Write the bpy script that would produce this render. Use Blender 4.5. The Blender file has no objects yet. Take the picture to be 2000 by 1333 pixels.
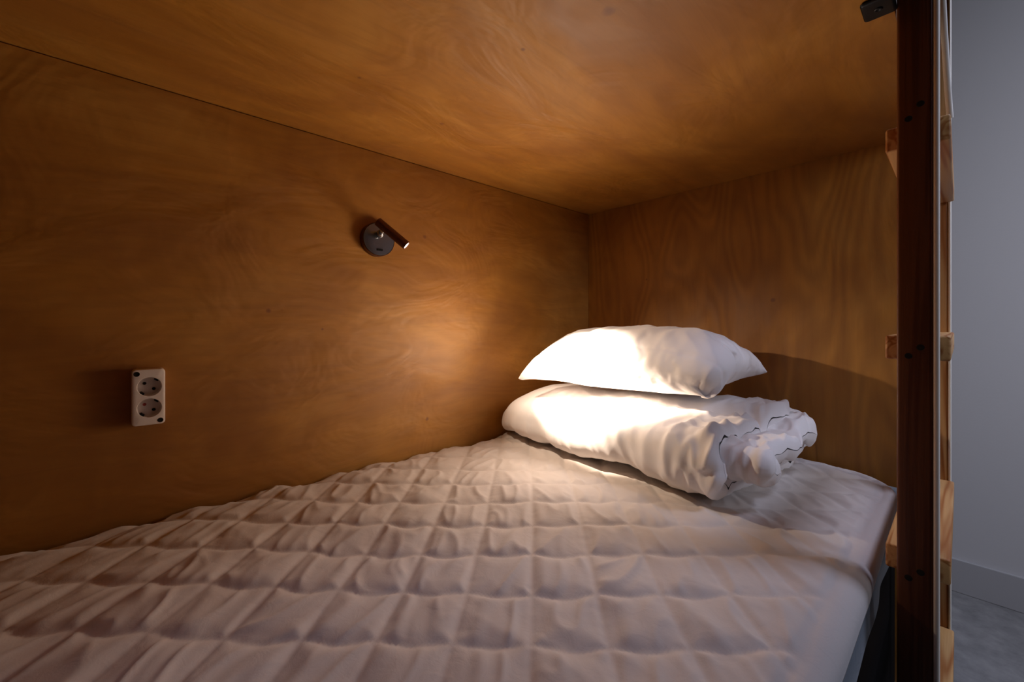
import bpy, bmesh, math, random
import numpy as np
from mathutils import Vector, Matrix, Euler

SC = bpy.context.scene
COL = SC.collection
PI = math.pi

# ------------------------------------------------------------------ camera
# World: X runs along the berth towards the far end panel, Y towards the long plywood wall, Z up.
# The lens sits at the origin in the open side of the berth (floor 0.85 m below).
YAW = math.radians(47.2)            # the optical axis, turned from X towards Y
FPX = 811.0
cam_d = bpy.data.cameras.new('camera'); cam = bpy.data.objects.new('camera', cam_d); COL.objects.link(cam)
cam_d.sensor_width = 36; cam_d.lens = FPX / 2000 * 36
cam_d.shift_y = -(666.5 - 635) / 2000
cam_d.clip_start = .01
cam.location = (0, 0, 0); cam.rotation_euler = (PI / 2, 0, YAW - PI / 2)
SC.camera = cam

SC.view_settings.view_transform = 'Standard'; SC.view_settings.look = 'None'
SC.view_settings.gamma = 1; SC.view_settings.use_curve_mapping = False
SC.view_settings.exposure = -0.2
SC.cycles.use_denoising = True
SC.cycles.max_bounces = 10; SC.cycles.diffuse_bounces = 6
SC.cycles.caustics_reflective = False; SC.cycles.caustics_refractive = False
SC.cycles.sample_clamp_indirect = 6
SC.cycles.use_guiding = True

w = bpy.data.worlds.new('world'); SC.world = w; w.use_nodes = True
w.node_tree.nodes['Background'].inputs[0].default_value = (.55, .65, 1, 1)
w.node_tree.nodes['Background'].inputs[1].default_value = .004

def light(name, kind, loc, target, energy, color, **kw):
    d = bpy.data.lights.new(name, kind); d.energy = energy; d.color = color
    for k, v in kw.items(): setattr(d, k, v)
    o = bpy.data.objects.new(name, d); COL.objects.link(o); o.location = loc
    o.rotation_euler = (Vector(target) - Vector(loc)).to_track_quat('-Z', 'Y').to_euler()
    return o
# daylight of the room beyond the ladder, from high on the right
light('daylight_window', 'AREA', (1.31, -.86, 1.60), (.92, .2, -.34), 2.3, (.64, .72, 1.0), shape='RECTANGLE', size=.36, size_y=.45, spread=math.radians(62))
light('daylight_room', 'AREA', (.9, -1.9, .9), (1.94, -.3, .1), 7.2, (.84, .86, 1.0), shape='RECTANGLE', size=.8, size_y=.8, spread=math.radians(80))
LAMP_E = 370.0       # reading lamp: the narrow beam and the spill around it (built with the lamp)
HALO_E = 15.0; SPILL_E = 2.0

# ------------------------------------------------------------------ helpers
def tag(o, label=None, cat=None, group=None, kind=None):
    if label: o['label'] = label
    if cat: o['category'] = cat
    if group: o['group'] = group
    if kind: o['kind'] = kind
    return o

def empty(name, loc, rot=(0, 0, 0)):
    o = bpy.data.objects.new(name, None); COL.objects.link(o)
    o.location = loc; o.rotation_euler = rot; o.empty_display_size = .02
    return o

def link(name, me, mat, parent=None, smooth=True):
    for m in (mat if isinstance(mat, (list, tuple)) else [mat]): me.materials.append(m)
    if smooth: me.polygons.foreach_set('use_smooth', [True] * len(me.polygons))
    o = bpy.data.objects.new(name, me); COL.objects.link(o)
    if parent: o.parent = parent
    return o

def from_bm(name, bm, mat, parent=None, smooth=False):
    bmesh.ops.recalc_face_normals(bm, faces=bm.faces[:])
    me = bpy.data.meshes.new(name); bm.to_mesh(me); bm.free()
    return link(name, me, mat, parent, smooth)

def box_bm(x0, x1, y0, y1, z0, z1, bev=0, seg=2, bm=None):
    b = bmesh.new()
    bmesh.ops.create_cube(b, size=1)
    bmesh.ops.scale(b, vec=(x1 - x0, y1 - y0, z1 - z0), verts=b.verts)
    bmesh.ops.translate(b, vec=((x0 + x1) / 2, (y0 + y1) / 2, (z0 + z1) / 2), verts=b.verts)
    if bev: bmesh.ops.bevel(b, geom=b.edges[:], offset=bev, segments=seg, affect='EDGES', profile=.5)
    if bm is None: return b
    me = bpy.data.meshes.new('t'); b.to_mesh(me); b.free(); bm.from_mesh(me); bpy.data.meshes.remove(me)
    return bm

def auto_smooth(o, ang=40):
    me = o.data
    me.polygons.foreach_set('use_smooth', [True] * len(me.polygons))
    bm = bmesh.new(); bm.from_mesh(me)
    for e in bm.edges:
        if len(e.link_faces) == 2 and e.calc_face_angle(0) > math.radians(ang): e.smooth = False
    bm.to_mesh(me); bm.free()
    return o

def lathe_bm(profile, seg=48, bm=None, mat=None):
    """profile: (radius, height) points turned about Z; closed where the radius is 0"""
    b = bm or bmesh.new(); rings = []
    M = mat or Matrix.Identity(4)
    for r, z in profile:
        if r < 1e-7: rings.append([b.verts.new(M @ Vector((0, 0, z)))])
        else: rings.append([b.verts.new(M @ Vector((r * math.cos(2 * PI * i / seg), r * math.sin(2 * PI * i / seg), z))) for i in range(seg)])
    for A, B in zip(rings, rings[1:]):
        for i in range(seg):
            j = (i + 1) % seg
            if len(A) == 1 and len(B) == 1: continue
            if len(A) == 1: b.faces.new((A[0], B[i], B[j]))
            elif len(B) == 1: b.faces.new((A[i], B[0], A[j]))
            else: b.faces.new((A[i], B[i], B[j], A[j]))
    return b

def aim(loc, direction):
    """matrix whose local Z runs along direction"""
    q = Vector(direction).normalized().to_track_quat('Z', 'Y')
    return Matrix.Translation(loc) @ q.to_matrix().to_4x4()

def grid_mesh(name, P, wrap_u=False):
    nu, nv = P.shape[:2]
    me = bpy.data.meshes.new(name)
    idx = np.arange(nu * nv).reshape(nu, nv)
    A = idx if wrap_u else idx[:-1]
    Bx = np.roll(idx, -1, axis=0) if wrap_u else idx[1:]
    f = np.stack([A[:, :-1], Bx[:, :-1], Bx[:, 1:], A[:, 1:]], -1).reshape(-1, 4)
    me.vertices.add(nu * nv); me.vertices.foreach_set('co', P.reshape(-1).astype(np.float32))
    me.loops.add(f.size); me.loops.foreach_set('vertex_index', f.reshape(-1).astype(np.int32))
    me.polygons.add(len(f)); me.polygons.foreach_set('loop_start', np.arange(0, f.size, 4, dtype=np.int32))
    me.update(calc_edges=True); me.validate()
    return me

# gradient noise on numpy arrays
_r = np.random.RandomState(7)
_perm = np.concatenate([_r.permutation(256)] * 3)
_g = _r.normal(size=(256, 3)); _g /= np.linalg.norm(_g, axis=1)[:, None]
def noise(x, y, z=0.0):
    x, y, z = np.broadcast_arrays(np.asarray(x, float), np.asarray(y, float), np.asarray(z, float))
    xi, yi, zi = (np.floor(a).astype(int) for a in (x, y, z))
    xf, yf, zf = x - xi, y - yi, z - zi
    xi, yi, zi = xi & 255, yi & 255, zi & 255
    u, v, ww = (t * t * t * (t * (t * 6 - 15) + 10) for t in (xf, yf, zf))
    out = 0
    for dx in (0, 1):
        for dy in (0, 1):
            for dz in (0, 1):
                h = _perm[_perm[_perm[xi + dx] + yi + dy] + zi + dz]
                g = _g[h]
                d = g[..., 0] * (xf - dx) + g[..., 1] * (yf - dy) + g[..., 2] * (zf - dz)
                out = out + d * (u if dx else 1 - u) * (v if dy else 1 - v) * (ww if dz else 1 - ww)
    return out * 1.6
def ridge(x, y, z=0.0): return 1 - 2 * np.abs(noise(x, y, z))
def smooth(a, b, x):
    t = np.clip((x - a) / (b - a), 0, 1); return t * t * (3 - 2 * t)

# ------------------------------------------------------------------ materials
def mat(name, color=(.5, .5, .5), rough=.6, metal=0.0, spec=.5):
    m = bpy.data.materials.new(name); m.use_nodes = True
    b = m.node_tree.nodes['Principled BSDF']
    b.inputs['Base Color'].default_value = (*color, 1); b.inputs['Roughness'].default_value = rough
    b.inputs['Metallic'].default_value = metal; b.inputs['Specular IOR Level'].default_value = spec
    return m
class N:
    def __init__(s, m): s.t = m.node_tree; s.b = s.t.nodes['Principled BSDF']
    def new(s, k, **kw):
        n = s.t.nodes.new(k)
        for a, v in kw.items(): setattr(n, a, v)
        return n
    def link(s, a, b): s.t.links.new(a, b)
    def coord(s, scale=(1, 1, 1), rot=(0, 0, 0), loc=(0, 0, 0), src='Object'):
        c = s.new('ShaderNodeTexCoord'); mp = s.new('ShaderNodeMapping')
        mp.inputs['Scale'].default_value = scale; mp.inputs['Rotation'].default_value = rot; mp.inputs['Location'].default_value = loc
        s.link(c.outputs[src], mp.inputs[0]); return mp.outputs[0]
    def noise(s, vec, scale=5, detail=3, rough=.5, dist=0):
        n = s.new('ShaderNodeTexNoise'); n.inputs['Scale'].default_value = scale; n.inputs['Detail'].default_value = detail
        n.inputs['Roughness'].default_value = rough; n.inputs['Distortion'].default_value = dist
        s.link(vec, n.inputs['Vector']); return n.outputs['Fac']
    def ramp(s, fac, stops):
        r = s.new('ShaderNodeValToRGB'); e = r.color_ramp.elements
        e[0].position, e[0].color = stops[0][0], (*stops[0][1], 1); e[1].position, e[1].color = stops[-1][0], (*stops[-1][1], 1)
        for p, c in stops[1:-1]: x = e.new(p); x.color = (*c, 1)
        s.link(fac, r.inputs[0]); return r.outputs[0]
    def math(s, op, a, b=None, c=None):
        n = s.new('ShaderNodeMath', operation=op)
        for i, v in enumerate((a, b, c)):
            if v is None: continue
            if isinstance(v, (int, float)): n.inputs[i].default_value = v
            else: s.link(v, n.inputs[i])
        return n.outputs[0]
    def mix(s, fac, a, b, mode='MIX'):
        n = s.new('ShaderNodeMix', data_type='RGBA', blend_type=mode)
        if isinstance(fac, (int, float)): n.inputs[0].default_value = fac
        else: s.link(fac, n.inputs[0])
        for i, v in ((6, a), (7, b)):
            if isinstance(v, tuple): n.inputs[i].default_value = (*v, 1)
            else: s.link(v, n.inputs[i])
        return n.outputs[2]
    def bump(s, h, strength=.3, dist=.01, normal=None):
        n = s.new('ShaderNodeBump'); n.inputs['Strength'].default_value = strength; n.inputs['Distance'].default_value = dist
        s.link(h, n.inputs['Height'])
        if normal is not None: s.link(normal, n.inputs['Normal'])
        return n.outputs[0]

def plywood(name, axis, knots, ring=1.0, wav=1.0):
    """birch plywood: satin lacquer over fine flowing grain that runs along axis"""
    m = mat(name, rough=.42, spec=.6); n = N(m)
    a = 'xyz'.index(axis)
    def sc(al, ac): v = [ac] * 3; v[a] = al; return tuple(v)
    warp = n.noise(n.coord(sc(1.3, 2.6)), 1.0, 2, .5, .6)
    c = n.new('ShaderNodeTexCoord').outputs['Object']
    vm = n.new('ShaderNodeVectorMath', operation='MULTIPLY_ADD')
    k = [.22] * 3; k[a] = .05
    cmb = n.new('ShaderNodeCombineXYZ')
    for i in range(3): n.link(warp, cmb.inputs[i])
    n.link(cmb.outputs[0], vm.inputs[0]); vm.inputs[1].default_value = k; n.link(c, vm.inputs[2])
    mp = n.new('ShaderNodeMapping'); mp.inputs['Scale'].default_value = sc(1.6, 26); n.link(vm.outputs[0], mp.inputs[0])
    grain = n.noise(mp.outputs[0], 1.0, 5, .6, .3)
    mp2 = n.new('ShaderNodeMapping'); mp2.inputs['Scale'].default_value = sc(9, 230); n.link(vm.outputs[0], mp2.inputs[0])
    fine = n.noise(mp2.outputs[0], 1.0, 2, .5)
    # contour lines of a slow field: the cathedral figure of rotary-cut veneer
    fld = n.noise(n.coord(sc(1.1, 3.4), loc=(3, 1, 5)), 1.0, 2, .45, .25)
    rings = n.math('SINE', n.math('MULTIPLY', fld, 150.0))
    rings = n.math('MULTIPLY_ADD', rings, .5, .5)
    patch = n.noise(n.coord(sc(2.2, 3.2), loc=(7, 2, 1)), 1.0, 3, .55, .8)
    col = n.ramp(patch, [(.3, (.30, .112, .010)), (.5, (.41, .172, .018)), (.7, (.52, .250, .040))])
    col = n.mix(n.math('MULTIPLY', n.ramp(grain, [(.35, (1, 1, 1)), (.6, (0, 0, 0))]), .30), col, (.22, .080, .010))
    col = n.mix(n.math('MULTIPLY', rings, .085 * ring), col, (.15, .050, .006))
    col = n.mix(n.math('MULTIPLY', n.ramp(fine, [(.5, (0, 0, 0)), (.75, (1, 1, 1))]), .12), col, (.17, .060, .009))
    for (kx, ky, kz, r) in knots:
        d = n.new('ShaderNodeVectorMath', operation='DISTANCE'); n.link(c, d.inputs[0]); d.inputs[1].default_value = (kx, ky, kz)
        wob = n.math('MULTIPLY_ADD', n.noise(c, 90, 2), -r * .9, d.outputs['Value'])
        f = n.ramp(n.math('DIVIDE', wob, r), [(.0, (1, 1, 1)), (.55, (.6, .6, .6)), (1.0, (0, 0, 0))])
        col = n.mix(n.math('MULTIPLY', f, .75), col, (.16, .05, .012))
    n.link(col, n.b.inputs['Base Color'])
    lump = n.noise(n.coord(sc(4.5, 7.5), loc=(1, 4, 2)), 1.0, 3, .55, 1.2)
    hh = n.math('MULTIPLY_ADD', fine, .02, n.math('MULTIPLY', lump, 1.0 * wav))
    n.link(n.bump(hh, .55, .012), n.b.inputs['Normal'])
    n.link(n.ramp(lump, [(.3, (.52,) * 3), (.7, (.66,) * 3)]), n.b.inputs['Roughness'])
    return m

def pine(name, axis, loc=(0, 0, 0), tint=1.0, a_=(.60, .34, .135), b_=(.36, .13, .032)):
    m = mat(name, rough=.5, spec=.35); n = N(m); a = 'xyz'.index(axis)
    def sc(al, ac): v = [ac] * 3; v[a] = al; return tuple(v)
    warp = n.noise(n.coord(sc(1.2, 6), loc=loc), 1.0, 2, .5, .4)
    base = n.noise(n.coord(sc(.9, 34), loc=loc), 1.0, 2, .5, 1.1)
    rings = n.math('MULTIPLY_ADD', n.math('SINE', n.math('MULTIPLY_ADD', base, 26, n.math('MULTIPLY', warp, 14))), .5, .5)
    rings = n.math('POWER', rings, 2.2)
    col = n.mix(rings, tuple(v * tint for v in a_), tuple(v * tint for v in b_))
    fine = n.noise(n.coord(sc(6, 420)), 1.0, 2, .5)
    col = n.mix(n.math('MULTIPLY', fine, .18), col, (.30, .12, .03))
    n.link(col, n.b.inputs['Base Color'])
    n.link(n.bump(n.math('ADD', n.math('MULTIPLY', rings, .4), fine), .25, .0012), n.b.inputs['Normal'])
    return m

def cloth(name, color, weave=900, wr=0.0, rough=.85, soft=.3):
    m = mat(name, color, rough, spec=.2); n = N(m)
    n.b.inputs['Sheen Weight'].default_value = soft; n.b.inputs['Sheen Roughness'].default_value = .5
    f = n.noise(n.coord(), weave, 2, .5)
    nrm = n.bump(f, .12, .0006)
    if wr:
        g = n.noise(n.coord(), 38, 4, .55, 1.0)
        nrm = n.bump(g, wr, .004, nrm)
    n.link(nrm, n.b.inputs['Normal'])
    return m

M_wall = plywood('birch_long_wall', 'x', [(.599, 1, .242, .0045), (.607, 1, -.260, .004), (.51, 1, .24, .004), (.22, 1, .03, .004), (.33, 1, -.01, .0025)], ring=1.3)
M_end = plywood('birch_end_panel', 'z', [(1.34, .36, .07, .005), (1.34, .75, .16, .003)], ring=3.6, wav=.35)
M_ceil = plywood('birch_deck', 'x', [(.491, .332, .436, .0075), (.459, .470, .436, .003), (.50, .763, .436, .004), (.30, .72, .436, .003)], ring=.9)
M_pine = pine('pine_upright', 'z')
M_stile = pine('shaded_upright', 'z', a_=(.15, .048, .016), b_=(.085, .022, .007))  # same pine, darkened to put the unlit face's shade into its colour
M_edge = mat('painted_daylit_edge', (.88, .82, .72), .5)  # pale colour paints in the daylight along the uprights' edges
M_tread = pine('pine_tread', 'x', (2, 1, 4), 1.12)
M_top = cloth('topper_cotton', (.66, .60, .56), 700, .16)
M_hem = cloth('topper_binding', (.74, .71, .69), 900, .12)
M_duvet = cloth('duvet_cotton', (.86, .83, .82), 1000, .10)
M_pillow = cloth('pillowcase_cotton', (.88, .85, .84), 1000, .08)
M_grey = cloth('grey_ticking', (.095, .12, .145), 500, .25)
M_black = mat('underbed_shade', (.006, .005, .005), .9, 0, .05)  # near-black colour paints in the shade under the bed
M_metal = mat('brushed_steel', (.33, .34, .36), .27, 1.0)
M_bronze = mat('bronze_tube', (.13, .055, .03), .38, .85)
M_dark = mat('dark_plastic', (.010, .009, .009), .8, 0, .1)
M_blackmetal = mat('black_metal', (.012, .014, .016), .45, .3)
M_screw = mat('dark_screw', (.008, .005, .004), .8, 0)
M_steel = mat('dull_steel', (.35, .34, .33), .4, 1.0)
M_plast = mat('ivory_plastic', (.76, .68, .62), .35)
M_red = mat('red_shutter', (.35, .04, .03), .4)
M_paint = mat('white_paint', (.66, .66, .68), .7)
_n = N(M_paint); _n.link(_n.bump(_n.noise(_n.coord(), 160, 3), .15, .001), _n.b.inputs['Normal'])
M_base = mat('baseboard_paint', (.50, .50, .52), .4)
M_cord = mat('pale_cord', (.80, .76, .70), .6)
M_floor = mat('grey_vinyl', (.3, .3, .3), .55); _n = N(M_floor)
_f = _n.noise(_n.coord(), 22, 6, .65); _n.link(_n.ramp(_f, [(.3, (.21, .21, .215)), (.7, (.36, .355, .36))]), _n.b.inputs['Base Color'])
M_led = bpy.data.materials.new('lamp_lens'); M_led.use_nodes = True
_b = M_led.node_tree.nodes['Principled BSDF']; _b.inputs['Base Color'].default_value = (1, .9, .8, 1)
_b.inputs['Emission Color'].default_value = (1, .86, .76, 1); _b.inputs['Emission Strength'].default_value = 6

# ------------------------------------------------------------------ the berth and the room beyond it
ZF, ZC, ZM = -.85, .436, -.343          # floor, deck underside, top of the bedding
XE, YW = 1.34, 1.0                       # end panel, long wall
def struct(name, bm, m): return tag(from_bm(name, bm, m), kind='structure')
struct('wall_left', box_bm(-.78, XE - .0015, YW, YW + .018, ZF, ZC - .0015, .0008, 1), M_wall)
struct('wall_back', box_bm(XE, XE + .018, .055, YW + .018, ZF, ZC + .3, .0008, 1), M_end)
struct('ceiling', box_bm(-.78, XE - .0015, .0615, YW + .03, ZC, ZC + .018, .0008, 1), M_ceil)
struct('wall_front', box_bm(-.80, -.782, .055, YW + .018, ZF, ZC + .3, .0008, 1), M_end)
struct('floor', box_bm(-2.2, 1.96, -3.2, 1.1, ZF - .05, ZF), M_floor)
struct('wall_right', box_bm(1.945, 2.0, -3.2, 1.1, ZF, 1.7), M_paint)
struct('baseboard_right', box_bm(1.933, 1.9449, -3.2, 1.1, ZF, ZF + .104, .002, 2), M_base)

# ------------------------------------------------------------------ mattress, topper
bed = tag(empty('bed_base', (.27, .55, ZF)), 'low bed base, coloured black as under-bed shade, carrying the mattress along the plywood wall', 'bed base')
from_bm('platform', box_bm(-1.03, 1.06, -.36, .44, .32, .385, .004), M_black, bed)
from_bm('shade_board', box_bm(-1.03, 1.06, -.445, -.427, .01, .385, .003), M_black, bed)  # added board hides the lit space below; its black stands for shade
for sx in (-.95, .95):
    for sy in (-.32, .36):
        from_bm('leg', box_bm(sx - .03, sx + .03, sy - .03, sy + .03, 0, .32, .003), M_black, bed)

def topper_surface(step=.0036):
    x0, x1, y0, y1 = -.76, 1.318, .086, .992
    r = .026; ext = .026
    X = np.arange(x0, x1 + ext + .012, step)[:, None]; Y = np.arange(y0 - ext, y1, step)[None, :]
    X, Y = np.broadcast_arrays(X, Y); X = X.copy(); Y = Y.copy()
    # nearest point of the inner outline (inset r, corner radius rc)
    rc = .11
    xi, yi = x1 - r, y0 + r
    cx, cy = xi - rc, yi + rc
    inx = np.minimum(X, xi); iny = np.maximum(Y, yi)
    incorner = (X > cx) & (Y < cy)
    dx, dy = X - cx, Y - cy; dl = np.hypot(dx, dy) + 1e-9
    out = incorner & (dl > rc)
    inx = np.where(out, cx + dx / dl * rc, inx); iny = np.where(out, cy + dy / dl * rc, iny)
    inx = np.where(incorner & ~out, X, inx); iny = np.where(incorner & ~out, Y, iny)
    ex, ey = X - inx, Y - iny; d = np.hypot(ex, ey)
    nx_, ny_ = ex / (d + 1e-9), ey / (d + 1e-9)
    a = np.minimum(d / r, PI / 2)
    off = r * np.sin(a); drop = r * (1 - np.cos(a)) + np.maximum(d - r * PI / 2, 0) * .9
    # cloth coordinates for the quilting
    wx = .007 * noise(X * 2.3, Y * 2.3, 3.1) + .003 * noise(X * 7, Y * 7, 8.1)
    wy = .007 * noise(X * 2.3, Y * 2.3, 9.7) + .003 * noise(X * 7, Y * 7, 1.1)
    p = (X + wx + Y + wy) / math.sqrt(2); q = (X + wx - Y - wy) / math.sqrt(2)
    S = .0893; Q = .0862
    p = p - .0040 * np.cos(2 * PI * (q - .005) / Q) * (1 + noise(X * 4, Y * 4, 6.1))
    fp = np.abs(((p - .0015) / S + .5) % 1 - .5) * S; fq = np.abs(((q - .005) / Q + .5) % 1 - .5) * Q
    f = np.minimum(fp, fq)
    quilt = smooth(.0, .012, (Y - (y0 + .026)))          # the binding along the rim is plain
    puff = 1 - (1 - np.clip(f / .040, 0, 1)) ** 3.2
    # pull-lines of the filling: folds that run across each cell
    cp, cq = np.floor((p - .0015) / S), np.floor((q - .005) / Q)
    lp, lq = (p - .0015) / S - cp - .5, (q - .005) / Q - cq - .5      # place inside the cell
    ang = .9 * noise(cp * .73 + .31, cq * .73 + .17, 4.5)
    uu, vv = (lp * np.cos(ang) + lq * np.sin(ang)) * S, (lq * np.cos(ang) - lp * np.sin(ang)) * Q
    vv = vv + .35 * uu * uu / .04 * noise(cp * 1.3 + .5, cq * 1.3 + .5, 2.0)
    seed = cp * 5.37 + cq * 9.71
    fold = np.clip(ridge(uu * 9 + seed, vv * 30, .4), 0, 1)
    fold2 = noise(uu * 16 + seed, vv * 62, 2.3)
    puck = noise(p * 95, q * 26, 3.0) * np.exp(-fq / .012) + noise(q * 95, p * 26, 7.0) * np.exp(-fp / .012)
    env = smooth(0, .014, f)
    h = quilt * (.0056 * puff + env * (.0032 * (fold ** 1.6 - .4) + .0009 * fold2) + .0006 * puck)
    h += quilt * .0022 * (np.clip(ridge(X * 5.5 + Y * 2.2, Y * 1.6 - X * .7, 9.1), .55, 1) - .6) / .4
    h += (.0085 * noise(X * 3.1, Y * 2.6, 5.5)) * smooth(1.05, .8, Y) + .0035 * noise(X * 8, Y * 8, 6.6)
    h += -.010 * smooth(.94, 1.0, Y) * (1 + noise(X * 14, .3, 1.0))
    h += -.010 * smooth(1.22, 1.31, X) - .010 * smooth(.25, .08, Y) * smooth(.9, 1.3, X)
    h *= np.where(d > 0, np.clip(1 - d / .03, .25, 1), 1)
    px = inx + nx_ * (off + h * np.sin(a)); py = iny + ny_ * (off + h * np.sin(a))
    pz = ZM - drop + h * np.cos(a) - .004 + .004 * noise(X * 10, Y * 10, 4) * (d > 0)
    return np.stack([px, py, pz], -1)

mt = tag(empty('mattress', (.27, .55, -.48)), 'grey-blue mattress under the quilted white topper', 'mattress')
bmx = box_bm(-1.03, 1.036, -.462, .435, .032, .107, .014, 3)
bmesh.ops.subdivide_edges(bmx, edges=[e for e in bmx.edges if e.calc_length() > .5], cuts=120, use_grid_fill=True)
for v in bmx.verts:
    if v.co.y < -.40:
        v.co.y += .005 * float(noise(v.co.x * 9, v.co.z * 12, 2)) ; v.co.z += .008 * float(noise(v.co.x * 4, 0, 5)) * (v.co.z < .05)
from_bm('mattress_body', bmx, M_grey, mt, True)
# small elastic strap of the topper at the far corner is built with the topper
tp = tag(empty('mattress_topper', (0, 0, 0)), 'white diamond-quilted mattress topper spread over the whole bed', 'mattress topper')
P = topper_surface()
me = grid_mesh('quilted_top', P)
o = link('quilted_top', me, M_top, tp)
s = o.modifiers.new('s', 'SOLIDIFY'); s.thickness = .006; s.offset = -1
if Vector(o.data.polygons[10].normal).z < 0:
    me.flip_normals()
# strap
st = bmesh.new()
pts = [(1.045, .074, -.385), (1.043, .070, -.41), (1.040, .069, -.44), (1.037, .071, -.468)]
vl = [[st.verts.new((x + s_ * .011, y, z)) for s_ in (-1, 1)] for x, y, z in pts]
for A, B in zip(vl, vl[1:]): st.faces.new((A[0], A[1], B[1], B[0]))
o = from_bm('corner_strap', st, M_hem, tp); s = o.modifiers.new('s', 'SOLIDIFY'); s.thickness = .0015
tag(o, 'narrow white elastic strap')

# ------------------------------------------------------------------ folded duvet
def duvet():
    NT = 360
    th = np.linspace(0, 1, NT)
    turns = 1.75
    ang0 = math.radians(-72)                        # outer end, tucked in low at the back
    phi = ang0 - th * turns * 2 * PI                 # runs bottom -> front -> top -> back, inwards
    T = .0210                                        # half thickness of a layer
    aa = .232 - .048 * th * turns; bb = .0605 - .0385 * th * turns
    aa = np.maximum(aa, .05); bb = np.maximum(bb, .0015)
    c, s_ = np.cos(phi), np.sin(phi)
    e = np.where(s_ < 0, .50, .88)
    cxp = np.sign(c) * np.abs(c) ** e * aa; czp = np.sign(s_) * np.abs(s_) ** e * bb
    # front is -X: flip so the roll's leading fold faces the camera
    tx, tz = np.gradient(cxp), np.gradient(czp); L = np.hypot(tx, tz) + 1e-9
    nx_, nz_ = tz / L, -tx / L                       # sideways
    sign = np.sign(nx_[0] * cxp[0] + nz_[0] * czp[0]); nx_ *= sign; nz_ *= sign
    arc = np.cumsum(L)
    Ys = np.concatenate([np.linspace(0, .06, 18)[:-1], np.linspace(.06, .94, 150), np.linspace(.94, 1, 18)[1:]])
    y_right, y_left = .275, .988
    tt = th[:, None]; y = Ys[None, :]
    # each layer ends at its own place
    e_r = y_right + .030 * noise(tt * 7, .2, 1) - .046 * smooth(.36, .66, tt) + .020 * noise(tt * 19, .7, 3) + .028 * np.exp(-((tt - .20) / .10) ** 2)
    e_l = y_left - .015 - .01 * noise(tt * 6, .9, 2)
    Y = e_r + (e_l - e_r) * y
    dr, dl = Y - e_r, e_l - Y
    lip = .020
    def rnd(d): t = np.clip(d / lip, 0, 1); return np.sqrt(np.maximum(1 - (1 - t) ** 2, 0))
    thick = T * rnd(dr) * rnd(dl) * (1 + .35 * noise(tt * 12, Y * 6, 2.0) + .25 * noise(tt * 5, Y * 11, 4.0))
    thick = thick * (1 + .22 * smooth(.50, .30, Y))
    # the body swells in the middle and closes towards the wall
    env = (1 - .45 * smooth(.84, .99, Y) ** 1.5) * (1 - .10 * smooth(.42, .27, Y))
    enva = (1 - .22 * smooth(.80, .99, Y) ** 1.3) * (1 + .03 * smooth(.5, .3, Y))
    crum = smooth(.46, .28, Y)                      # crumple at the open right end
    outer = (tt < .57)
    out = []
    for side in (1, -1):
        cx = cxp[:, None] * enva; cz = czp[:, None] * env
        X = cx + side * nx_[:, None] * thick; Z = cz + side * nz_[:, None] * thick
        A = arc[:, None] * np.ones_like(Y)
        # folds running round the roll
        wv = ridge(Y * 13 + 1.2 * noise(A * 5, Y * 3, 2), A * 3.2, 1.0) ** 1
        wv2 = ridge(Y * 27 + 1.5 * noise(A * 6, Y * 5, 9), A * 6.5, 5.0)
        big = noise(Y * 5, A * 4, 6.0)
        amp = .0045 * (wv - .45) + .0028 * (wv2 - .45) * smooth(-.3, .4, noise(Y * 5, A * 7, 3.3)) + .008 * big
        cr = .011 * noise(Y * 22, A * 16, 2.7) + .009 * ridge(Y * 34, A * 26, 1.7) + .006 * noise(Y * 55, A * 45, .7) + .012 * noise(Y * 9, A * 9, 7.7)
        amp = amp + crum * cr
        k = 1 if side == 1 else -.6
        if side == 1: k = np.where(outer, 1.0, .75)
        X = X + side * nx_[:, None] * amp * k; Z = Z + side * nz_[:, None] * amp * k
        out.append(np.stack([X, Y, Z], -1))
    O, I = out
    P = np.concatenate([O, I[::-1]], 0)
    X, Y, Z = P[..., 0], P[..., 1], P[..., 2]
    hb = .0805
    # ease the top where the front roll meets the folded back half
    topw = smooth(.0, .05, Z)
    dent = .040 * np.exp(-((X + .015 + .10 * (Y - .4)) / .030) ** 2) * smooth(.52, .33, Y) * topw
    Z = Z - dent
    Z = Z + .014 * np.exp(-((X - .12) / .07) ** 2) * smooth(.60, .35, Y) * topw
    Z = Z - .10 * np.maximum(X - .16, 0) * topw
    envz = (1 - .45 * smooth(.84, .99, Y) ** 1.5)
    base = ZM + .008
    Z = Z + hb * envz
    Z = np.maximum(Z, .001 + .002 * noise(X * 20, Y * 20, 1))
    Xw = X * 1.05 + 1.036 + .04 * (Y - .6)
    return np.stack([Xw, Y, Z + base], -1)
P = duvet()
me = grid_mesh('folded_duvet', P, wrap_u=True)
DUV = tag(link('folded_duvet', me, M_duvet), 'white duvet folded into a thick roll on the quilted bed, under the pillow', 'duvet')
bm = bmesh.new(); bm.from_mesh(me); bmesh.ops.remove_doubles(bm, verts=bm.verts[:], dist=1e-5)
bmesh.ops.recalc_face_normals(bm, faces=bm.faces[:]); bm.to_mesh(me); bm.free()
me.polygons.foreach_set('use_smooth', [True] * len(me.polygons))

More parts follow.
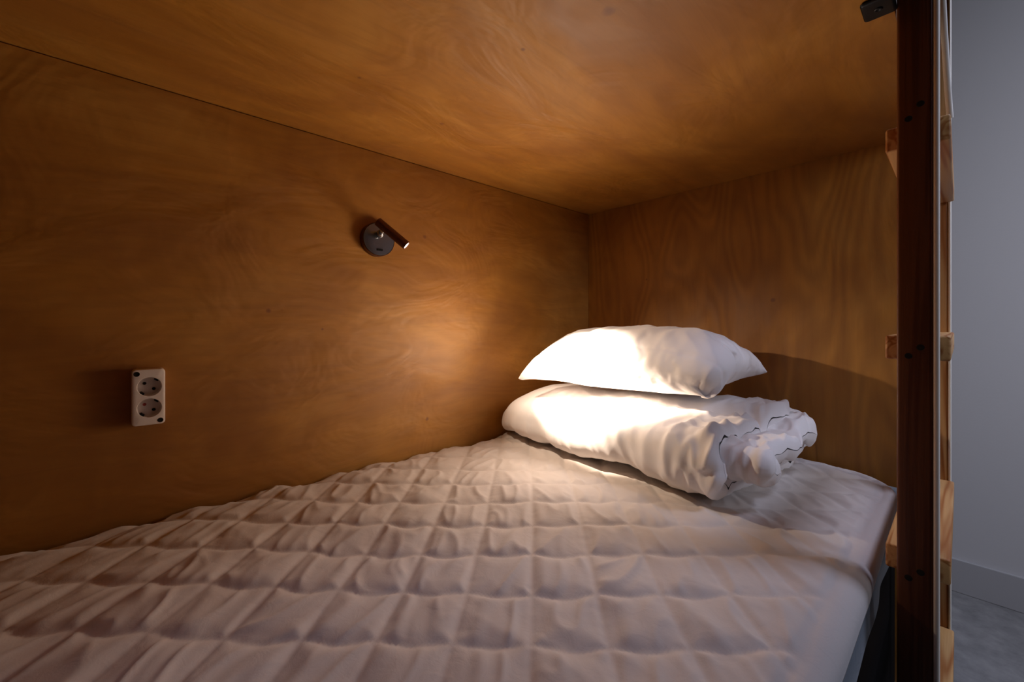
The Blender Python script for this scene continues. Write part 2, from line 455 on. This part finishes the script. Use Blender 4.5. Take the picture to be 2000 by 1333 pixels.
# ------------------------------------------------------------------ pillow: an inflated case, let down on the duvet
def pillow():
    nx, ny = 58, 74
    w_, l_ = .475, .60
    def pt(i, j, side):
        u, v = i / nx * 2 - 1, j / ny * 2 - 1
        x, y = u * w_ / 2, v * l_ / 2
        h = .012 * (1 - u ** 4) * (1 - v ** 4)
        return (x, y, side * h)
    vs, idx, fs = [], {}, []
    for s_ in (1, -1):
        for i in range(nx + 1):
            for j in range(ny + 1):
                b = i in (0, nx) or j in (0, ny)
                key = (i, j, 0 if b else s_)
                if key not in idx:
                    idx[key] = len(vs); vs.append(pt(i, j, 0 if b else s_))
                idx[(i, j, s_)] = idx[key]
        for i in range(nx):
            for j in range(ny):
                q = [idx[(i, j, s_)], idx[(i + 1, j, s_)], idx[(i + 1, j + 1, s_)], idx[(i, j + 1, s_)]]
                fs.append(q if s_ == 1 else q[::-1])
    me = bpy.data.meshes.new('pillow'); me.from_pydata(vs, [], fs); me.update()
    o = bpy.data.objects.new('pillow', me); COL.objects.link(o)
    o.location = (1.035, .596, -.083); o.rotation_euler = (0, math.radians(1), math.radians(6.5))
    # collision stand-in for the duvet's top while the case settles
    gx = np.linspace(-.26, .26, 27)[:, None]; gy = np.linspace(-.34, .40, 38)[None, :]
    z = -.012 - .9 * np.maximum(np.abs(gx) - .15, 0) ** 1.6 * 6 + 0 * gy
    z = z - .10 * np.maximum(np.abs(gy) - .24, 0) + .004 * noise(gx * 9, gy * 9, 1)
    cme = grid_mesh('c', np.stack([gx + 0 * gy, gy + 0 * gx, z], -1))
    c = bpy.data.objects.new('c', cme); COL.objects.link(c); c.location = (1.055, .60, -.170)
    cm = c.modifiers.new('col', 'COLLISION'); c.collision.thickness_outer = .004; c.collision.cloth_friction = 20
    cl = o.modifiers.new('cloth', 'CLOTH'); st = cl.settings
    st.quality = 5; st.mass = .02; st.air_damping = 3
    st.tension_stiffness = 40; st.compression_stiffness = 12; st.shear_stiffness = 8; st.bending_stiffness = .06
    st.tension_damping = 8; st.compression_damping = 8; st.shear_damping = 8; st.bending_damping = .5
    st.use_pressure = True; st.uniform_pressure_force = 12; st.effector_weights.gravity = .06
    cl.collision_settings.use_collision = True; cl.collision_settings.distance_min = .004; cl.collision_settings.collision_quality = 3
    cl.collision_settings.use_self_collision = False
    cl.point_cache.frame_start = 1; cl.point_cache.frame_end = 60
    SC.frame_start = 1; SC.frame_end = 60
    for f in range(1, 27): SC.frame_set(f)
    dg = bpy.context.evaluated_depsgraph_get()
    ev = o.evaluated_get(dg); m2 = bpy.data.meshes.new_from_object(ev)
    co = np.empty(len(m2.vertices) * 3, np.float32); m2.vertices.foreach_get('co', co); co = co.reshape(-1, 3).astype(float)
    # let the air out: the filling only half fills the case
    co = co.copy(); zl, zh = co[:, 2].min(), co[:, 2].max()
    uu, vv = co[:, 0] / .215, co[:, 1] / .28
    co[:, 2] = (co[:, 2] - zl) * (.165 / (zh - zl)) - .086 - .030 * np.minimum(uu ** 2 * vv ** 2 * 1.3, 1.2) - .034 * np.clip(-uu - .1, 0, 1) ** 2
    rs = np.array(vs); ru, rv = rs[:, 0] / (w_ / 2), rs[:, 1] / (l_ / 2)
    def spread(ax, ua, va):                         # a slack case: its edges bow in less than an airtight one
        b_ = np.abs(ua) > .999
        order = np.argsort(va[b_]); prof = np.interp(va, va[b_][order], np.abs(co[b_, ax])[order])
        mid = np.interp(0, va[b_][order], np.abs(co[b_, ax])[order]); cor = prof[np.abs(va) > .99].max()
        return (.5 * mid + .5 * cor) / prof
    sx_, sy_ = spread(0, ru, rv), spread(1, rv, ru)
    co[:, 0] *= 1 + .45 * (sx_ - 1) * np.abs(ru); co[:, 1] *= 1 + .45 * (sy_ - 1) * np.abs(rv)
    tuck = np.clip(-ru, 0, 1) ** 4 * np.clip(-rv, 0, 1) ** 4       # the near right corner is folded under
    co[:, 0] *= 1 - .27 * tuck; co[:, 1] *= 1 - .27 * tuck; co[:, 2] -= .006 * tuck
    en = (1 - ru ** 2) * (1 - rv ** 2)
    co[:, 2] += (rs[:, 2] > 0) * (en ** .5) * (.0075 * (ridge(rv * 4.2 + .8 * noise(ru * 1.5, rv * 2, 3), ru * 1.1, 2.2) - .4) + .003 * (ridge(rv * 9 + noise(ru * 2, rv * 3, 1), ru * 2.1 + rv, 5.2) - .4))
    m2.vertices.foreach_set('co', co.reshape(-1).astype(np.float32)); m2.update()
    o.modifiers.clear()
    bpy.data.objects.remove(c); bpy.data.meshes.remove(cme)
    SC.frame_set(1)
    # the stitched flap seam along the front of the case
    nrm = np.empty(len(m2.vertices) * 3, np.float32); m2.vertices.foreach_get('normal', nrm); nrm = nrm.reshape(-1, 3)
    for (i, j, s_), k in idx.items():
        if s_ == 1 and i == 9: co[k] -= nrm[k] * .0022
        if s_ == 1 and i < 9 and i > 0: co[k] += nrm[k] * .0008
    # small puckers next to the seams
    rest = np.array(vs); ed = np.minimum(w_ / 2 - np.abs(rest[:, 0]), l_ / 2 - np.abs(rest[:, 1]))
    pk = noise(rest[:, 0] * 60, rest[:, 1] * 60, rest[:, 2] * 10 + 3) * np.exp(-ed / .03) * .0025 * (ed > 1e-4)
    co += nrm * pk[:, None]
    m2.vertices.foreach_set('co', co.reshape(-1).astype(np.float32)); m2.update()
    o.data = m2; m2.materials.clear(); m2.materials.append(M_pillow)
    m2.polygons.foreach_set('use_smooth', [True] * len(m2.polygons))
    o.modifiers.new('sub', 'SUBSURF').render_levels = 1; o.modifiers['sub'].levels = 1
    print('PILLOW', co.min(0), co.max(0))
    return o
PIL = tag(pillow(), 'plump white pillow lying on top of the folded duvet', 'pillow')

# ------------------------------------------------------------------ reading lamp
lamp = tag(empty('reading_lamp', (.459, YW, .213)), 'small metal wall reading lamp with a lit adjustable tube head', 'wall lamp')
L0 = Vector((.459, YW, .213))
def loc(v): return Vector(v) - L0
Mb = aim((0, 0, 0), (0, -1, 0))
b = lathe_bm([(0, 0), (.0395, 0), (.0405, .002), (.0405, .017), (.0395, .0185), (.0, .0185)], 64, mat=Mb)
plate = auto_smooth(from_bm('wall_plate', b, M_metal, lamp))
o = auto_smooth(from_bm('plate_rim', lathe_bm([(.0406, 0), (.0420, .001), (.0420, .0165), (.0408, .0178), (.0406, .0172), (.0406, 0)], 64, mat=Mb), M_bronze, plate))
tag(o, 'dark bronze rim')
b = box_bm(-.006, .0085, -.0212, -.018, -.0285, -.0235, .0004)
sw = from_bm('switch', b, M_dark, lamp)
ta, tdir = Vector((.436, .940, .2455)), Vector((.59, -.49, -.64)).normalized()
R = .0108
prof = [(0, 0), (R - .001, 0), (R, .001)]
z = .003
while z < .082:                                   # fine turned grooves along the tube
    prof += [(R, z), (R - .00035, z + .0006), (R, z + .0012)]; z += .0024
prof += [(R, .0865), (R - .0006, .0885), (R - .0016, .0888), (R - .0018, .086), (0, .086)]
o = auto_smooth(from_bm('tube_head', lathe_bm(prof, 48, mat=aim(loc(ta), tdir)), M_bronze, lamp), 50); tube = o
tag(o, 'dark bronze ribbed tube')
o = from_bm('lens', lathe_bm([(0, .0872), (R - .0021, .0868), (R - .0021, .0862), (0, .0862)], 32, mat=aim(loc(ta), tdir)), M_led, tube, True)
tag(o, 'glowing warm white lens')
j = ta + tdir * .020
jd = Vector((.459, .9825, .222)) - j
b = lathe_bm([(0, -.002), (.0062, -.002), (.0062, jd.length), (0, jd.length)], 24, mat=aim(loc(j), jd))
lathe_bm([(.0095 * math.sin(PI * t / 12), -.0095 * math.cos(PI * t / 12)) for t in range(13)], 24, b, aim(loc(j + jd * .75), jd))
from_bm('swivel_joint', b, M_metal, lamp, True)
mouth = ta + tdir * .0905
tgt = Vector((.87, .655, -.15))
light('lamp_beam', 'SPOT', mouth, tgt, LAMP_E, (1, .80, .62), spot_size=math.radians(35), spot_blend=1.0, shadow_soft_size=.007)
light('lamp_halo', 'SPOT', mouth, tgt, HALO_E, (1, .79, .60), spot_size=math.radians(74), spot_blend=1.0, shadow_soft_size=.007)
light('lamp_spill', 'SPOT', mouth, tgt, SPILL_E, (1, .76, .52), spot_size=math.radians(135), spot_blend=.9, shadow_soft_size=.007)

# ------------------------------------------------------------------ wall socket
so = tag(empty('wall_socket', (.0275, YW, -.128)), 'ivory double wall socket low on the dark left part of the plywood wall', 'power socket')
W2, H2, D = .0225, .0495, .026
bm = bmesh.new()
def rrect(w, h, r, n=6):
    out = []
    for cx, cz, a0 in ((w - r, h - r, 0), (-w + r, h - r, 90), (-w + r, -h + r, 180), (w - r, -h + r, 270)):
        for k in range(n + 1):
            a = math.radians(a0 + 90 * k / n); out.append((cx + r * math.cos(a), cz + r * math.sin(a)))
    return out
rings = []
for w_, h_, y in ((W2, H2, 0), (W2, H2, -D + .003), (W2 - .0008, H2 - .0008, -D + .001), (W2 - .0026, H2 - .0026, -D)):
    rings.append([bm.verts.new((x, y, z)) for x, z in rrect(w_, h_, .006)])
for A, B in zip(rings, rings[1:]):
    for i in range(len(A)): bm.faces.new((A[i], A[(i + 1) % len(A)], B[(i + 1) % len(A)], B[i]))
bm.faces.new(rings[0])
# front face with two round wells: bridge through a triangulated fill
front = rings[-1]
circ = []
for cz in (.0185, -.0190):
    cv = [bm.verts.new((.001 + .0170 * math.cos(2 * PI * k / 40), -D, cz + .0170 * math.sin(2 * PI * k / 40))) for k in range(40)]
    circ.append(cv)
edges = [bm.edges.get((front[i], front[(i + 1) % len(front)])) for i in range(len(front))]
for cv in circ: edges += [bm.edges.new((cv[i], cv[(i + 1) % 40])) for i in range(40)]
bmesh.ops.triangle_fill(bm, edges=edges, use_beauty=True)
for cv, cz in zip(circ, (.0185, -.0190)):
    prev = cv
    for rr, y in ((.0166, -D + .0004), (.0160, -D + .014), (.0156, -D + .0145)):
        nv = [bm.verts.new((.001 + rr * math.cos(2 * PI * k / 40), y, cz + rr * math.sin(2 * PI * k / 40))) for k in range(40)]
        for i in range(40): bm.faces.new((prev[i], prev[(i + 1) % 40], nv[(i + 1) % 40], nv[i]))
        prev = nv
    bm.faces.new(prev)
hous = auto_smooth(from_bm('housing', bm, M_plast, so), 35)
ca = math.radians(140)
for n_, cz in enumerate((.0185, -.0190)):
    for sgn in (1, -1):
        mp = Matrix.Translation((.001 + sgn * .0082 * math.cos(ca), -D + .0138, cz + sgn * .0082 * math.sin(ca))) @ aim((0, 0, 0), (0, -1, 0))
        o = from_bm('pin_hole', lathe_bm([(.0026, 0), (.0026, .0014), (.0020, .0014), (.0018, .0006), (0, .0006)], 20, mat=mp), M_red if (n_ == 1 and sgn == 1) else M_dark, hous, True)
        tag(o, 'reddish pin hole' if (n_ == 1 and sgn == 1) else 'dark pin hole')
        cb = math.radians(50)
        cx, cz2 = .001 + sgn * .0148 * math.cos(cb), cz + sgn * .0148 * math.sin(cb)
        bb = box_bm(-.0014, .0014, 0, .013, -.0030, .0030, .0004)
        bmesh.ops.rotate(bb, verts=bb.verts, cent=(0, 0, 0), matrix=Matrix.Rotation(-cb, 3, 'Y'))
        bmesh.ops.translate(bb, verts=bb.verts, vec=(cx, -D + .0012, cz2))
        tag(from_bm('earth_clip', bb, M_dark, hous), 'dark earth clip')
for sx, sz in ((-.0158, .0418), (.0158, -.0424)):
    mp = Matrix.Translation((sx, -D, sz)) @ aim((0, 0, 0), (0, -1, 0))
    tag(from_bm('screw', lathe_bm([(.0042, -.001), (.0042, .0002), (.0036, .0005), (.0034, .0003), (0, .0003)], 24, mat=mp), M_dark, so, True), 'black recessed screw')

# ------------------------------------------------------------------ ladder at the open side
lad = tag(empty('ladder', (1.0, .04, ZF)), "wooden ladder with pale pine treads and one upright coloured as if in shade at the bed's open side", 'ladder')
LO = Vector((1.0, .04, ZF))
def lb(x0, x1, y0, y1, z0, z1, bev, seg=3):
    return box_bm(x0 - LO.x, x1 - LO.x, y0 - LO.y, y1 - LO.y, z0 - LO.z, z1 - LO.z, bev, seg)
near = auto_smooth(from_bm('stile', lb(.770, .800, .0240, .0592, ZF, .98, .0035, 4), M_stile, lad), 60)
tag(near, 'pine upright coloured dark reddish-brown as if in shade')
tag(auto_smooth(from_bm('daylit_edge_strip', lb(.7692, .800, .0185, .0239, ZF, .98, .0022, 3), M_edge, near), 60), 'pale strip painted as the daylit edge')  # added strip, its pale colour stands for daylight on the edge
far = auto_smooth(from_bm('stile', lb(1.212, 1.242, .0165, .0540, ZF, .98, .0045, 4), M_pine, lad), 60)
tag(auto_smooth(from_bm('daylit_edge_strip', lb(1.2112, 1.242, .0125, .0164, ZF, .98, .0018, 3), M_edge, far), 60), 'pale strip painted as the daylit edge')
TZ = (.281, -.0147, -.313, -.611)
for k, z in enumerate(TZ):
    if z > .5:
        pass
    auto_smooth(from_bm('tread', lb(.8003, 1.2117, .0085, .0735, z - .034, z, .003, 3), M_tread, lad), 60)
    for (y, dz) in ((.036, .012 if k == 0 else -.015), (.0475, -.004 if k == 0 else -.027)):
        mp = Matrix.Translation((.7700 - LO.x, y - LO.y, z + dz - LO.z)) @ aim((0, 0, 0), (-1, 0, 0))
        from_bm('screw', lathe_bm([(.0040, -.001), (.0040, .0002), (.0032, .0004), (.0012, .0003), (0, .0003)], 20, mat=mp), M_screw, near, True)

# black bracket between the deck and the ladder
br = tag(empty('black_bracket', (.752, .08, ZC)), 'black metal bracket screwed under the upper deck beside the ladder', 'bracket')
bb = box_bm(-.024, .022, -.0215, .013, -.006, 0, .004, 4)
from_bm('plate', bb, M_blackmetal, br, True)
for (x, y) in ((-.002, .0),):
    mp = Matrix.Translation((x, y - .004, -.006)) @ aim((0, 0, 0), (0, 0, -1))
    from_bm('screw', lathe_bm([(.0050, -.001), (.0050, .0006), (.0036, .0016), (.0030, .0016), (.0020, .0002), (0, .0002)], 24, mat=mp), M_blackmetal, br, True)

# pale cord
def px_point(px, py, X):
    r = (px - 1000) / FPX; u = (635 - py) / FPX
    dx = .679 + .734 * r; dy = .734 - .679 * r
    t = X / dx
    return Vector((X, dy * t, u * t))
pts = [px_point(x, y, X) for x, y, X in ((1838, -90, .93), (1840, -40, .94), (1842, 10, .95), (1845.5, 70, .97), (1849, 130, .985), (1853, 190, 1.0), (1856.5, 231, 1.01))]
cu = bpy.data.curves.new('hanging_cord', 'CURVE'); cu.dimensions = '3D'; cu.bevel_depth = .0042; cu.bevel_resolution = 4
sp = cu.splines.new('NURBS'); sp.points.add(len(pts) - 1)
for p_, v in zip(sp.points, pts): p_.co = (*v, 1)
sp.use_endpoint_u = True; sp.order_u = 4; cu.use_fill_caps = True
tmp = bpy.data.objects.new('tmp', cu); COL.objects.link(tmp)
me = bpy.data.meshes.new_from_object(tmp.evaluated_get(bpy.context.evaluated_depsgraph_get()))
bpy.data.objects.remove(tmp)
tag(link('hanging_cord', me, M_cord), 'pale cord hanging in a shallow curve onto the upper ladder tread', 'cord')
